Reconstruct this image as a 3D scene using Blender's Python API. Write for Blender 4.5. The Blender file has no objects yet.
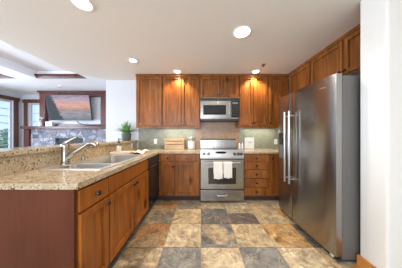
import bpy, bmesh, math, random
from mathutils import Vector, Matrix
random.seed(7)
C = bpy.context.scene.collection
sc = bpy.context.scene
PI = math.pi
H = 1.21

# ---------------------------------------------------------------- camera
cd = bpy.data.cameras.new('camera'); cam = bpy.data.objects.new('camera', cd); C.objects.link(cam)
cd.sensor_width = 36; cd.lens = 36*143/402; cd.shift_y = 1/402; cd.clip_start = 0.02
cam.location = (0, 0, H); cam.rotation_euler = (PI/2, 0, 0)
sc.camera = cam
sc.view_settings.view_transform = 'Standard'; sc.view_settings.look = 'None'
sc.view_settings.gamma = 1; sc.view_settings.use_curve_mapping = False
sc.view_settings.exposure = 0.3
sc.cycles.use_denoising = True
sc.cycles.max_bounces = 10; sc.cycles.diffuse_bounces = 6
sc.cycles.sample_clamp_indirect = 6

# ---------------------------------------------------------------- world and added fill lamps
w = bpy.data.worlds.new('world'); sc.world = w; w.use_nodes = True
bg = w.node_tree.nodes['Background']; bg.inputs[0].default_value = (0.62, 0.80, 1.0, 1); bg.inputs[1].default_value = 1.1

def area(name, loc, rot, sx, sy, power, col):
    l = bpy.data.lights.new(name, 'AREA'); l.shape = 'RECTANGLE'; l.size = sx; l.size_y = sy
    l.energy = power; l.color = col
    o = bpy.data.objects.new(name, l); C.objects.link(o); o.location = loc; o.rotation_euler = rot
    return o
# fill lamps added outside made-up windows in the left wall and behind the camera
area('fill_left', (-7.25, 2.0, 1.6), (0, -PI/2, 0), 1.8, 3.2, 500, (0.80, 0.89, 1.0))
area('fill_rear', (-1.2, -3.05, 1.45), (PI/2, 0, 0), 4.2, 1.9, 190, (0.97, 0.97, 1.0))
area('fill_rear_living', (-5.4, -3.05, 1.5), (PI/2, 0, 0), 2.0, 1.9, 150, (0.84, 0.91, 1.0))

# ---------------------------------------------------------------- materials
MATS = {}
def new_mat(name):
    m = bpy.data.materials.new(name); m.use_nodes = True
    nt = m.node_tree; p = nt.nodes['Principled BSDF']
    MATS[name] = m
    return m, nt, p
def N(nt, t, **k):
    n = nt.nodes.new(t)
    for a, b in k.items(): setattr(n, a, b)
    return n
def ramp(nt, fac, stops, interp='LINEAR'):
    r = N(nt, 'ShaderNodeValToRGB'); r.color_ramp.interpolation = interp
    e = r.color_ramp.elements
    while len(e) < len(stops): e.new(0.5)
    for i, (p, c) in enumerate(stops):
        e[i].position = p; e[i].color = (*c, 1)
    nt.links.new(fac, r.inputs[0]); return r.outputs[0]
def mapping(nt, scale=(1,1,1), rot=(0,0,0), loc=None):
    tc = N(nt, 'ShaderNodeTexCoord'); mp = N(nt, 'ShaderNodeMapping')
    mp.inputs['Scale'].default_value = scale; mp.inputs['Rotation'].default_value = rot
    nt.links.new(tc.outputs['Object'], mp.inputs['Vector'])
    if loc == 'random':
        oi = N(nt, 'ShaderNodeObjectInfo'); mul = N(nt, 'ShaderNodeMath', operation='MULTIPLY')
        mul.inputs[1].default_value = 37.0
        nt.links.new(oi.outputs['Random'], mul.inputs[0]); nt.links.new(mul.outputs[0], mp.inputs['Location'])
    return mp.outputs[0]
def noise(nt, vec, scale, detail=4, rough=0.55, dist=0.0):
    n = N(nt, 'ShaderNodeTexNoise'); n.inputs['Scale'].default_value = scale
    n.inputs['Detail'].default_value = detail; n.inputs['Roughness'].default_value = rough
    n.inputs['Distortion'].default_value = dist
    nt.links.new(vec, n.inputs['Vector']); return n.outputs['Fac']
def mix(nt, fac, a, b, mode='MIX'):
    m = N(nt, 'ShaderNodeMix', data_type='RGBA', blend_type=mode)
    if isinstance(fac, (int, float)): m.inputs[0].default_value = fac
    else: nt.links.new(fac, m.inputs[0])
    for k, v in ((6, a), (7, b)):
        if isinstance(v, tuple): m.inputs[k].default_value = (*v, 1)
        else: nt.links.new(v, m.inputs[k])
    return m.outputs[2]
def bump(nt, p, h, strength=0.3, dist=0.01):
    b = N(nt, 'ShaderNodeBump'); b.inputs['Strength'].default_value = strength; b.inputs['Distance'].default_value = dist
    nt.links.new(h, b.inputs['Height']); nt.links.new(b.outputs[0], p.inputs['Normal'])

def plain(name, col, rough=0.5, metal=0.0, vary=0.06, nscale=30, bumpy=0.0):
    m, nt, p = new_mat(name)
    v = mapping(nt); f = noise(nt, v, nscale, 3)
    c = ramp(nt, f, [(0.3, tuple(x*(1-vary) for x in col)), (0.7, tuple(min(1, x*(1+vary)) for x in col))])
    nt.links.new(c, p.inputs['Base Color'])
    p.inputs['Roughness'].default_value = rough; p.inputs['Metallic'].default_value = metal
    if bumpy: bump(nt, p, f, bumpy, 0.004)
    return m

def wood(name, dark, mid, light, rough=0.33, axis='z'):
    m, nt, p = new_mat(name)
    s = {'z': (9, 9, 0.8), 'x': (0.8, 9, 9), 'y': (9, 0.8, 9)}[axis]
    v = mapping(nt, s, loc='random')
    f = noise(nt, v, 2.2, 6, 0.6, 1.2)
    c = ramp(nt, f, [(0.33, dark), (0.5, mid), (0.67, light)])
    v2 = mapping(nt, (1, 1, 0.45) if axis == 'z' else (1, 1, 1), loc='random')
    big = noise(nt, v2, 3.5, 2)
    c = mix(nt, 0.55, c, ramp(nt, big, [(0.3, tuple(x*0.62 for x in mid)), (0.7, tuple(min(1, x*1.35) for x in mid))]))
    vo = N(nt, 'ShaderNodeTexVoronoi'); vo.inputs['Scale'].default_value = 4.2
    nt.links.new(v2, vo.inputs['Vector'])
    kn = ramp(nt, vo.outputs['Distance'], [(0.05, (0.9, 0.9, 0.9)), (0.20, (0, 0, 0))])
    c = mix(nt, kn, c, tuple(x*0.35 for x in dark))
    nt.links.new(c, p.inputs['Base Color'])
    p.inputs['Roughness'].default_value = rough
    p.inputs['Specular IOR Level'].default_value = 0.3; p.inputs['Coat Weight'].default_value = 0.04; p.inputs['Coat Roughness'].default_value = 0.25
    bump(nt, p, f, 0.06, 0.003)
    return m
wood('alder', (0.055, 0.015, 0.004), (0.215, 0.070, 0.014), (0.43, 0.17, 0.038))
wood('alder_light', (0.10, 0.028, 0.006), (0.28, 0.086, 0.014), (0.42, 0.15, 0.026))
wood('cherry_trim', (0.06, 0.018, 0.016), (0.10, 0.030, 0.026), (0.15, 0.052, 0.042))
wood('panel_mahogany', (0.075, 0.022, 0.009), (0.09, 0.026, 0.011), (0.11, 0.032, 0.013), 0.6)
MATS['panel_mahogany'].node_tree.nodes['Principled BSDF'].inputs['Specular IOR Level'].default_value = 0.15
wood('window_wood', (0.08, 0.032, 0.022), (0.13, 0.055, 0.038), (0.19, 0.09, 0.06))
wood('living_floor_wood', (0.18, 0.09, 0.04), (0.28, 0.15, 0.07), (0.36, 0.2, 0.1), 0.4, 'y')
wood('baseboard_wood', (0.45, 0.16, 0.03), (0.60, 0.24, 0.05), (0.68, 0.30, 0.08), 0.4, 'y')
wood('crate_wood', (0.50, 0.33, 0.18), (0.62, 0.44, 0.26), (0.72, 0.55, 0.36), 0.6, 'x')
wood('board_wood', (0.72, 0.62, 0.53), (0.80, 0.71, 0.63), (0.85, 0.78, 0.71), 0.6, 'y')

plain('wall_white', (0.64, 0.655, 0.70), 0.85, vary=0.015, nscale=60, bumpy=0.05)
plain('wall_cream', (0.74, 0.72, 0.68), 0.85, vary=0.015, nscale=60, bumpy=0.05)
plain('ceiling_paint', (0.80, 0.765, 0.72), 0.9, vary=0.01, nscale=80, bumpy=0.05)
plain('ceiling_white', (0.84, 0.85, 0.88), 0.9, vary=0.01, nscale=80)
plain('bronze', (0.09, 0.08, 0.075), 0.2, 0.9)
plain('black_plastic', (0.018, 0.018, 0.02), 0.35)
plain('black_glass', (0.012, 0.012, 0.015), 0.06)
plain('oven_glass', (0.025, 0.017, 0.013), 0.15)
plain('toekick', (0.045, 0.022, 0.015), 0.7)
plain('dark_gasket', (0.03, 0.03, 0.032), 0.7)
plain('white_plastic', (0.83, 0.83, 0.81), 0.35, vary=0.01)
plain('cream_ceramic', (0.82, 0.80, 0.77), 0.25, vary=0.02)
plain('light_trim', (0.85, 0.84, 0.82), 0.5, vary=0.01)
plain('towel_cloth', (0.78, 0.74, 0.68), 0.95, vary=0.07, nscale=220, bumpy=0.6)
plain('white_cloth', (0.88, 0.86, 0.83), 0.95, vary=0.05, nscale=200, bumpy=0.5)
plain('pot_glaze', (0.09, 0.11, 0.095), 0.5, vary=0.2)
plain('leaf', (0.13, 0.30, 0.08), 0.55, vary=0.35, nscale=14)
plain('soil', (0.05, 0.035, 0.025), 0.95, vary=0.3)
plain('outdoor_leaf', (0.22, 0.36, 0.20), 0.8, vary=0.5, nscale=3)
plain('bark', (0.12, 0.08, 0.06), 0.9, vary=0.3)
plain('utensil_wood', (0.55, 0.36, 0.18), 0.6, vary=0.15)
plain('satin_nickel', (0.36, 0.33, 0.285), 0.25, 1.0, vary=0.02)
plain('chrome', (0.85, 0.85, 0.85), 0.12, 1.0, vary=0.01)
plain('fridge_side', (0.15, 0.143, 0.135), 0.45, 0.35, vary=0.03)
plain('sash_paint', (0.62, 0.62, 0.70), 0.5, vary=0.02)
plain('white_flower', (0.75, 0.76, 0.72), 0.8, vary=0.15)
plain('ground_grass', (0.16, 0.26, 0.10), 0.95, vary=0.3, nscale=2)
plain('ink', (0.10, 0.09, 0.09), 0.6)
plain('grey_ink', (0.22, 0.22, 0.22), 0.4)
plain('knob_steel', (0.13, 0.125, 0.12), 0.3, 1.0)
plain('wood_handle_dark', (0.25, 0.13, 0.06), 0.5)

def steel(name, col, rough, axis='z', aniso=0.0, amp=0.12):
    m, nt, p = new_mat(name)
    s = {'z': (140, 140, 1.0), 'x': (1.0, 140, 140)}[axis]
    v = mapping(nt, s); f = noise(nt, v, 3, 3)
    nt.links.new(ramp(nt, f, [(0.2, tuple(x*(1-amp) for x in col)), (0.8, col)]), p.inputs['Base Color'])
    rr = N(nt, 'ShaderNodeMapRange'); rr.inputs[3].default_value = rough*0.85; rr.inputs[4].default_value = rough*1.2
    nt.links.new(f, rr.inputs[0]); nt.links.new(rr.outputs[0], p.inputs['Roughness'])
    p.inputs['Metallic'].default_value = 1.0
    bump(nt, p, f, 0.02, 0.001)
    return m
steel('stainless', (0.36, 0.345, 0.32), 0.25, 'x')
steel('stainless_fridge', (0.37, 0.36, 0.35), 0.24, 'z')
steel('stainless_rim_lit', (0.80, 0.79, 0.77), 0.42, 'x')  # sink steel made lighter, the rim's highlight put into its colour
q = MATS['stainless_fridge'].node_tree; qp = q.nodes['Principled BSDF']
tg = N(q, 'ShaderNodeTangent'); tg.direction_type = 'RADIAL'; tg.axis = 'Z'; q.links.new(tg.outputs[0], qp.inputs['Tangent'])
qp.inputs['Anisotropic'].default_value = 0.8; qp.inputs['Anisotropic Rotation'].default_value = 0.25
steel('stainless_bowl_shaded', (0.40, 0.385, 0.36), 0.3, 'x')  # same sink steel darkened, shade inside the bowls put into its colour
steel('stainless_bright', (0.50, 0.48, 0.45), 0.30, 'x')

def granite():
    m, nt, p = new_mat('granite')
    v = mapping(nt)
    a = noise(nt, v, 9, 5, 0.7, 0.6)
    c = ramp(nt, a, [(0.32, (0.38, 0.285, 0.175)), (0.5, (0.46, 0.365, 0.24)), (0.68, (0.54, 0.455, 0.33))])
    b = noise(nt, v, 62, 3, 0.75)
    c = mix(nt, ramp(nt, b, [(0.54, (0, 0, 0)), (0.62, (1, 1, 1))]), c, (0.11, 0.062, 0.035))
    d = noise(nt, v, 60, 3, 0.7, 0.4)
    c = mix(nt, ramp(nt, d, [(0.60, (0, 0, 0)), (0.68, (1, 1, 1))]), c, (0.72, 0.66, 0.56))
    nt.links.new(c, p.inputs['Base Color'])
    p.inputs['Roughness'].default_value = 0.18
    return m
granite()

def backsplash_mat(name, c1, c2, grout, scale, rot):
    m, nt, p = new_mat(name)
    v = mapping(nt, (1, 1, 1), rot)
    sx = N(nt, 'ShaderNodeSeparateXYZ'); nt.links.new(v, sx.inputs[0])
    cb = N(nt, 'ShaderNodeCombineXYZ'); nt.links.new(sx.outputs[0], cb.inputs[0]); nt.links.new(sx.outputs[2], cb.inputs[1])
    br = N(nt, 'ShaderNodeTexBrick'); br.offset = 0.0
    br.inputs['Scale'].default_value = 1.0
    br.inputs['Brick Width'].default_value = scale; br.inputs['Row Height'].default_value = scale
    br.inputs['Mortar Size'].default_value = 0.0035
    br.inputs['Color1'].default_value = (*c1, 1); br.inputs['Color2'].default_value = (*c2, 1); br.inputs['Mortar'].default_value = (*grout, 1)
    nt.links.new(cb.outputs[0], br.inputs['Vector'])
    f = noise(nt, v, 25, 4)
    c = mix(nt, 0.5, br.outputs['Color'], ramp(nt, f, [(0.3, (0.35, 0.35, 0.35)), (0.7, (0.65, 0.65, 0.65))]), 'OVERLAY')
    nt.links.new(c, p.inputs['Base Color']); p.inputs['Roughness'].default_value = 0.35
    return m
backsplash_mat('green_tile', (0.215, 0.215, 0.16), (0.27, 0.265, 0.20), (0.31, 0.305, 0.24), 0.105, (0, PI/4, 0))
backsplash_mat('copper_tile', (0.30, 0.18, 0.105), (0.38, 0.235, 0.14), (0.34, 0.24, 0.165), 0.10, (0, 0, 0))

def stone_mat():
    m, nt, p = new_mat('fireplace_stone')
    v = mapping(nt, (1, 1, 1.5))
    vo = N(nt, 'ShaderNodeTexVoronoi'); vo.inputs['Scale'].default_value = 5.5
    nt.links.new(v, vo.inputs['Vector'])
    sp = N(nt, 'ShaderNodeSeparateColor'); nt.links.new(vo.outputs['Color'], sp.inputs[0])
    c = ramp(nt, sp.outputs[0], [(0.0, (0.17, 0.18, 0.22)), (0.35, (0.27, 0.28, 0.33)), (0.6, (0.36, 0.36, 0.41)), (0.85, (0.25, 0.22, 0.24)), (1, (0.44, 0.44, 0.49))], 'CONSTANT')
    f = noise(nt, v, 14, 5)
    c = mix(nt, 0.6, c, ramp(nt, f, [(0.3, (0.3, 0.3, 0.3)), (0.7, (0.75, 0.75, 0.75))]), 'OVERLAY')
    ve = N(nt, 'ShaderNodeTexVoronoi', feature='DISTANCE_TO_EDGE'); ve.inputs['Scale'].default_value = 5.5
    nt.links.new(v, ve.inputs['Vector'])
    edge = ramp(nt, ve.outputs['Distance'], [(0.02, (1, 1, 1)), (0.05, (0, 0, 0))])
    c = mix(nt, edge, c, (0.10, 0.10, 0.12))
    nt.links.new(c, p.inputs['Base Color']); p.inputs['Roughness'].default_value = 0.85
    bump(nt, p, ve.outputs['Distance'], 0.6, 0.03)
stone_mat()

def slate_mat():
    m, nt, p = new_mat('slate')
    at = {}
    for k in ('ca', 'cb', 'sd'):
        at[k] = N(nt, 'ShaderNodeAttribute', attribute_name=k)
    tc = N(nt, 'ShaderNodeTexCoord')
    vm = N(nt, 'ShaderNodeVectorMath', operation='MULTIPLY_ADD')
    nt.links.new(at['sd'].outputs['Vector'], vm.inputs[0]); vm.inputs[1].default_value = (31, 17, 23)
    nt.links.new(tc.outputs['Object'], vm.inputs[2])
    v = vm.outputs[0]
    big = noise(nt, v, 2.6, 3, 0.55, 0.8)
    c = mix(nt, ramp(nt, big, [(0.46, (0, 0, 0)), (0.56, (1, 1, 1))]), at['ca'].outputs['Color'], at['cb'].outputs['Color'])
    md = noise(nt, v, 9, 8, 0.7, 0.8)
    c = mix(nt, 0.9, c, ramp(nt, md, [(0.32, (0.16, 0.15, 0.14)), (0.5, (0.5, 0.5, 0.5)), (0.68, (0.80, 0.79, 0.76))]), 'OVERLAY')
    # darker mineral veins
    w1 = noise(nt, v, 3.2, 5, 0.6, 2.0)
    vein = ramp(nt, w1, [(0.455, (0, 0, 0)), (0.478, (1, 1, 1)), (0.50, (0, 0, 0))])
    c = mix(nt, mix(nt, 0.3, vein, (0, 0, 0)), c, (0.10, 0.075, 0.055))
    w2 = noise(nt, v, 2.4, 6, 0.65, 3.0)
    c = mix(nt, ramp(nt, w2, [(0.56, (0, 0, 0)), (0.575, (0.75, 0.75, 0.75)), (0.59, (0, 0, 0))]), c, (0.62, 0.53, 0.38))
    nt.links.new(c, p.inputs['Base Color'])
    p.inputs['Roughness'].default_value = 0.36
    bump(nt, p, md, 0.35, 0.012)
slate_mat()
plain('grout', (0.34, 0.28, 0.21), 0.9, vary=0.1)

def emit(name, col, s):
    m, nt, p = new_mat(name)
    p.inputs['Emission Color'].default_value = (*col, 1); p.inputs['Emission Strength'].default_value = s
    p.inputs['Base Color'].default_value = (*col, 1)
    return m
emit('lamp_white', (1.0, 0.95, 0.86), 12)
emit('lamp_warm', (1.0, 0.80, 0.52), 12)
emit('strip_glow', (0.95, 1.0, 0.85), 3)
emit('display_glow', (0.10, 0.14, 0.16), 0.3)

def glass(name='pane_glass', tint=(0.95, 0.98, 1.0), gl=0.08):
    m, nt, p = new_mat(name)
    nt.nodes.remove(p)
    out = [n for n in nt.nodes if n.type == 'OUTPUT_MATERIAL'][0]
    t = N(nt, 'ShaderNodeBsdfTransparent'); t.inputs[0].default_value = (*tint, 1)
    g = N(nt, 'ShaderNodeBsdfGlossy'); g.inputs['Roughness'].default_value = 0.03
    mx = N(nt, 'ShaderNodeMixShader')
    mx.inputs[0].default_value = gl; nt.links.new(t.outputs[0], mx.inputs[1]); nt.links.new(g.outputs[0], mx.inputs[2])
    nt.links.new(mx.outputs[0], out.inputs[0])
glass()
glass('bottle_glass', (0.86, 0.88, 0.86))

def tv_mat():
    # the picture shown on the screen: sunset over the sea with a dark headland; local x 0..1, z 0..1
    m, nt, p = new_mat('tv_picture')
    tc = N(nt, 'ShaderNodeTexCoord'); sep = N(nt, 'ShaderNodeSeparateXYZ'); nt.links.new(tc.outputs['UV'], sep.inputs[0])
    sky = ramp(nt, sep.outputs[1], [(0.0, (0.22, 0.25, 0.30)), (0.22, (0.40, 0.42, 0.47)), (0.42, (0.48, 0.36, 0.38)), (0.50, (0.98, 0.46, 0.28)),
                                    (0.62, (0.98, 0.55, 0.45)), (0.8, (0.75, 0.50, 0.60)), (1.0, (0.34, 0.36, 0.48))])
    mp = N(nt, 'ShaderNodeMapping'); mp.inputs['Scale'].default_value = (3, 9, 1); nt.links.new(tc.outputs['UV'], mp.inputs[0])
    f = noise(nt, mp.outputs[0], 1.6, 5, 0.6, 0.5)
    c = mix(nt, 0.7, sky, ramp(nt, f, [(0.3, (0.28, 0.28, 0.30)), (0.7, (0.78, 0.74, 0.72))]), 'OVERLAY')
    # headland: everything left of a slanting edge
    n2 = noise(nt, mp.outputs[0], 3.0, 5)
    a = N(nt, 'ShaderNodeMath', operation='MULTIPLY_ADD'); nt.links.new(sep.outputs[1], a.inputs[0]); a.inputs[1].default_value = 0.22; nt.links.new(sep.outputs[0], a.inputs[2])
    b = N(nt, 'ShaderNodeMath', operation='MULTIPLY_ADD'); nt.links.new(n2, b.inputs[0]); b.inputs[1].default_value = 0.30; nt.links.new(a.outputs[0], b.inputs[2])
    land = ramp(nt, b.outputs[0], [(0.47, (1, 1, 1)), (0.51, (0, 0, 0))])
    c = mix(nt, land, c, mix(nt, f, (0.0, 0.005, 0.01), (0.09, 0.11, 0.13)))
    nt.links.new(c, p.inputs['Emission Color']); p.inputs['Emission Strength'].default_value = 0.55; p.inputs['Specular IOR Level'].default_value = 0.05
    p.inputs['Base Color'].default_value = (0.02, 0.02, 0.02, 1); p.inputs['Roughness'].default_value = 0.5
tv_mat()

# ---------------------------------------------------------------- mesh builder
class B:
    """collects shapes, all in world coordinates unless a basis is given"""
    def __init__(s, M=None): s.bm = bmesh.new(); s.M = M or Matrix.Identity(4)
    def _add(s, verts, faces, bevel=0, seg=2):
        vs = [s.bm.verts.new(s.M @ Vector(v)) for v in verts]
        fs = []
        for f in faces:
            try: fs.append(s.bm.faces.new([vs[i] for i in f]))
            except ValueError: pass
        if bevel:
            es = set(e for f in fs for e in f.edges)
            bmesh.ops.bevel(s.bm, geom=list(es), offset=bevel, segments=seg, profile=0.5, affect='EDGES', clamp_overlap=True)
        return s
    def box(s, x0, x1, y0, y1, z0, z1, bevel=0, seg=2):
        v = [(x, y, z) for z in (z0, z1) for y in (y0, y1) for x in (x0, x1)]
        return s._add(v, [(0,2,3,1), (4,5,7,6), (0,1,5,4), (2,6,7,3), (0,4,6,2), (1,3,7,5)], bevel, seg)
    def prism(s, pts, axis, a, b, bevel=0):
        """polygon pts (2d) extruded along axis from a to b"""
        def mk(p, t):
            return {'x': (t, p[0], p[1]), 'y': (p[0], t, p[1]), 'z': (p[0], p[1], t)}[axis]
        n = len(pts)
        v = [mk(p, a) for p in pts] + [mk(p, b) for p in pts]
        f = [tuple(range(n)), tuple(range(2*n-1, n-1, -1))] + [(i, i+n, (i+1) % n + n, (i+1) % n) for i in range(n)]
        return s._add(v, f, bevel)
    def tube(s, pts, rad, n=12, caps=True):
        pts = [Vector(p) for p in pts]
        if isinstance(rad, (int, float)): rad = [rad]*len(pts)
        rings = []; up = None
        for i, p in enumerate(pts):
            t = (pts[min(i+1, len(pts)-1)] - pts[max(i-1, 0)])
            if t.length < 1e-9: t = Vector((0, 0, 1))
            t.normalize()
            if up is None:
                up = Vector((0, 0, 1)) if abs(t.z) < 0.9 else Vector((1, 0, 0))
            a = (up - t*up.dot(t))
            if a.length < 1e-6: a = t.orthogonal()
            a.normalize(); up = a; b = t.cross(a)
            rings.append([s.bm.verts.new(s.M @ (p + rad[i]*(math.cos(2*PI*k/n)*a + math.sin(2*PI*k/n)*b))) for k in range(n)])
        for r0, r1 in zip(rings, rings[1:]):
            for k in range(n): s.bm.faces.new((r0[k], r0[(k+1) % n], r1[(k+1) % n], r1[k]))
        if caps:
            s.bm.faces.new(rings[0][::-1]); s.bm.faces.new(rings[-1])
        return s
    def lathe(s, prof, o, axis=(0, 0, 1), n=24):
        o = Vector(o); ax = Vector(axis).normalized(); a = ax.orthogonal().normalized(); b = ax.cross(a)
        rings = []
        for r, h in prof:
            if r < 1e-6: rings.append([s.bm.verts.new(s.M @ (o + ax*h))])
            else: rings.append([s.bm.verts.new(s.M @ (o + ax*h + r*(math.cos(2*PI*k/n)*a + math.sin(2*PI*k/n)*b))) for k in range(n)])
        for r0, r1 in zip(rings, rings[1:]):
            for k in range(n):
                q = (k+1) % n
                if len(r0) == 1 and len(r1) > 1: s.bm.faces.new((r0[0], r1[q], r1[k]))
                elif len(r1) == 1 and len(r0) > 1: s.bm.faces.new((r0[k], r0[q], r1[0]))
                elif len(r0) > 1: s.bm.faces.new((r0[k], r0[q], r1[q], r1[k]))
        return s
    def loops(s, loops, close_last=True):
        rs = [[s.bm.verts.new(s.M @ Vector(p)) for p in l] for l in loops]
        for r0, r1 in zip(rs, rs[1:]):
            n = len(r0)
            for k in range(n): s.bm.faces.new((r0[k], r0[(k+1) % n], r1[(k+1) % n], r1[k]))
        if close_last: s.bm.faces.new(rs[-1])
        return s
    def plate(s, outer, holes, z0, z1):
        for z in (z0, z1):
            es = []
            for l in [outer] + holes:
                vs = [s.bm.verts.new(s.M @ Vector((p[0], p[1], z))) for p in l]
                es += [s.bm.edges.new((vs[i], vs[(i+1) % len(vs)])) for i in range(len(vs))]
            bmesh.ops.triangle_fill(s.bm, use_beauty=True, use_dissolve=False, edges=es)
        for l in [outer] + holes:
            s.loops([[(p[0], p[1], z0) for p in l], [(p[0], p[1], z1) for p in l]], False)
        return s
    def grid(s, f, nu, nv):
        vs = [[s.bm.verts.new(s.M @ Vector(f(i/nu, j/nv))) for j in range(nv+1)] for i in range(nu+1)]
        for i in range(nu):
            for j in range(nv): s.bm.faces.new((vs[i][j], vs[i+1][j], vs[i+1][j+1], vs[i][j+1]))
        return s
    def link(s, name, mat, parent=None, smooth=None, origin=None):
        bmesh.ops.remove_doubles(s.bm, verts=s.bm.verts, dist=1e-5)
        bmesh.ops.recalc_face_normals(s.bm, faces=s.bm.faces)
        o0 = Vector((0, 0, 0))
        if parent is not None:
            q = parent
            while q: o0 += q.location; q = q.parent
        elif origin is not None: o0 = Vector(origin)
        bmesh.ops.translate(s.bm, vec=-o0, verts=s.bm.verts)
        me = bpy.data.meshes.new(name); s.bm.to_mesh(me); s.bm.free()
        for m in (mat if isinstance(mat, (list, tuple)) else [mat]): me.materials.append(MATS[m])
        o = bpy.data.objects.new(name, me); C.objects.link(o)
        if parent is not None: o.parent = parent
        elif origin is not None: o.location = origin
        if smooth:
            for p in me.polygons: p.use_smooth = True
            try: me.set_sharp_from_angle(angle=math.radians(smooth if smooth > 1 else 40))
            except Exception: pass
        return o

def thing(name, label, cat, loc, group=None):
    o = bpy.data.objects.new(name, None); C.objects.link(o); o.location = loc; o.empty_display_size = 0.1
    return tag(o, label, cat, group)
def tag(o, label, cat, group=None):
    o['label'] = label; o['category'] = cat
    if group: o['group'] = group
    return o
def struct(o): o['kind'] = 'structure'; return o
def copy_tree(o, parent=None):
    c = o.copy(); C.objects.link(c); c.parent = parent
    for ch in list(o.children): copy_tree(ch, c)
    return c

def basis(u, d, o):
    """local x = along the face (u), local y = outwards (d), local z up"""
    u = Vector(u); d = Vector(d)
    return Matrix(((u.x, d.x, 0, o[0]), (u.y, d.y, 0, o[1]), (u.z, d.z, 1, o[2]), (0, 0, 0, 1)))
BACK = lambda y: basis((1, 0, 0), (0, -1, 0), (0, y, 0))     # face plane at y, looking to the camera; u = x
LEFT = lambda x: basis((0, 1, 0), (1, 0, 0), (x, 0, 0))      # face plane at x, looking to +x; u = y
RIGHT = lambda x: basis((0, 1, 0), (-1, 0, 0), (x, 0, 0))    # face plane at x, looking to -x; u = y

def knob(M, u, z, parent, d=0.02, r=0.019):
    B(M).lathe([(0.009, 0), (0.006, 0.004), (0.005, 0.014), (r*0.8, 0.017), (r, 0.023), (r*0.85, 0.029), (0, 0.031)], (u, d, z), (0, 1, 0), 14).link('knob', 'bronze', parent, 40)

def shaker(b, u0, u1, z0, z1, fw=0.055, t=0.025):
    """door front: four stiles and rails round a recessed panel with a sloping inner lip"""
    b.box(u0, u0+fw, 0.001, t, z0, z1, 0.002, 1); b.box(u1-fw, u1, 0.001, t, z0, z1, 0.002, 1)
    b.box(u0+fw, u1-fw, 0.001, t, z0, z0+fw, 0.002, 1); b.box(u0+fw, u1-fw, 0.001, t, z1-fw, z1, 0.002, 1)
    b.box(u0+fw-0.001, u1-fw+0.001, 0.001, t*0.22, z0+fw-0.001, z1-fw+0.001)
def door(M, u0, u1, z0, z1, parent, knob_at=None, mat='alder', fw=0.055, name='door'):
    u0 += 0.0015; u1 -= 0.0015
    b = B(M); shaker(b, u0, u1, z0, z1, fw); o = b.link(name, mat, parent)
    if knob_at: knob(M, knob_at[0], knob_at[1], o)
    return o
def drawer(M, u0, u1, z0, z1, parent, knobs=(), mat='alder'):
    o = B(M).box(u0, u1, 0.001, 0.02, z0, z1, 0.003).link('drawer', mat, parent)
    for k in knobs: knob(M, k[0], k[1], o)
    return o

# ---------------------------------------------------------------- structure
XR = 2.12; XL = -6.8; YB = 3.22; YF = 5.45; YN = -2.6; KX = -2.14
PITCH = 0.405
# floor of slate tiles
pal = {  # first colour, second colour
 'beige': ((0.50, 0.40, 0.26), (0.42, 0.35, 0.24)), 'pale': ((0.58, 0.49, 0.35), (0.50, 0.42, 0.29)),
 'slate': ((0.17, 0.18, 0.19), (0.21, 0.21, 0.21)), 'dark': ((0.10, 0.10, 0.105), (0.15, 0.14, 0.13)),
 'rust': ((0.36, 0.19, 0.085), (0.34, 0.25, 0.15)), 'rustbeige': ((0.50, 0.40, 0.25), (0.46, 0.27, 0.11)),
 'mix': ((0.21, 0.19, 0.16), (0.40, 0.31, 0.20)), 'olive': ((0.36, 0.31, 0.20), (0.44, 0.36, 0.24)),
 'half': ((0.17, 0.17, 0.18), (0.42, 0.33, 0.22)), 'plum': ((0.115, 0.095, 0.095), (0.17, 0.14, 0.13)),
 'streak': ((0.52, 0.42, 0.28), (0.22, 0.17, 0.11))}
layout = {(-2, 0): 'streak', (-1, 0): 'slate', (0, 0): 'pale', (1, 0): 'slate', (2, 0): 'pale',
          (-2, 1): 'rust', (-1, 1): 'pale', (0, 1): 'half', (1, 1): 'beige', (2, 1): 'rustbeige',
          (-2, 2): 'mix', (-1, 2): 'beige', (0, 2): 'dark', (1, 2): 'plum', (2, 2): 'olive',
          (-2, 3): 'rust', (-1, 3): 'mix', (0, 3): 'beige', (1, 3): 'pale', (2, 3): 'beige'}
bm = bmesh.new(); info = []
g = 0.004
def tile(x0, x1, y0, y1, kind):
    vs = [bm.verts.new((x, y, 0.0)) for x, y in ((x0+g, y0+g), (x1-g, y0+g), (x1-g, y1-g), (x0+g, y1-g))]
    lo = [bm.verts.new((v.co.x, v.co.y, -0.01)) for v in vs]
    fs = [bm.faces.new(vs)] + [bm.faces.new((vs[i], lo[i], lo[(i+1) % 4], vs[(i+1) % 4])) for i in range(4)]
    sd = (random.random(), random.random(), random.random())
    for f in fs: info.append((f, pal[kind], sd))
kinds = list(pal)
for i in range(-5, 6):
    for j in range(-11, 6):
        x0 = i*PITCH; y0 = 1.54 + (j-1)*PITCH
        if y0 >= YB: continue
        k = layout.get((i, j), random.choice(kinds))
        if (i, j) == (1, 2):            # cut tile: a pale strip behind the dark one
            tile(x0, x0+PITCH, y0, y0+0.27, 'plum'); tile(x0, x0+PITCH, y0+0.27, y0+PITCH, 'olive'); continue
        tile(x0, x0+PITCH, y0, y0+PITCH, k)
bm.faces.ensure_lookup_table(); bm.verts.index_update(); bm.faces.index_update()
vals = {f.index: (c, s) for f, c, s in info}
me = bpy.data.meshes.new('floor'); bm.to_mesh(me)
bm2 = bmesh.new(); bm2.from_mesh(me)
nf = len(bm2.faces)
v = [bm2.verts.new(p) for p in ((XL-0.2, YN-0.2, -0.006), (XR+0.2, YN-0.2, -0.006), (XR+0.2, YF+0.2, -0.006), (XL-0.2, YF+0.2, -0.006))]
fl = bm2.faces.new(v); fl.material_index = 1
r = bmesh.ops.extrude_face_region(bm2, geom=[fl])
bmesh.ops.translate(bm2, vec=(0, 0, -0.1), verts=[e for e in r['geom'] if isinstance(e, bmesh.types.BMVert)])
bm2.normal_update(); bm2.to_mesh(me); bm2.free(); bm.free()
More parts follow.
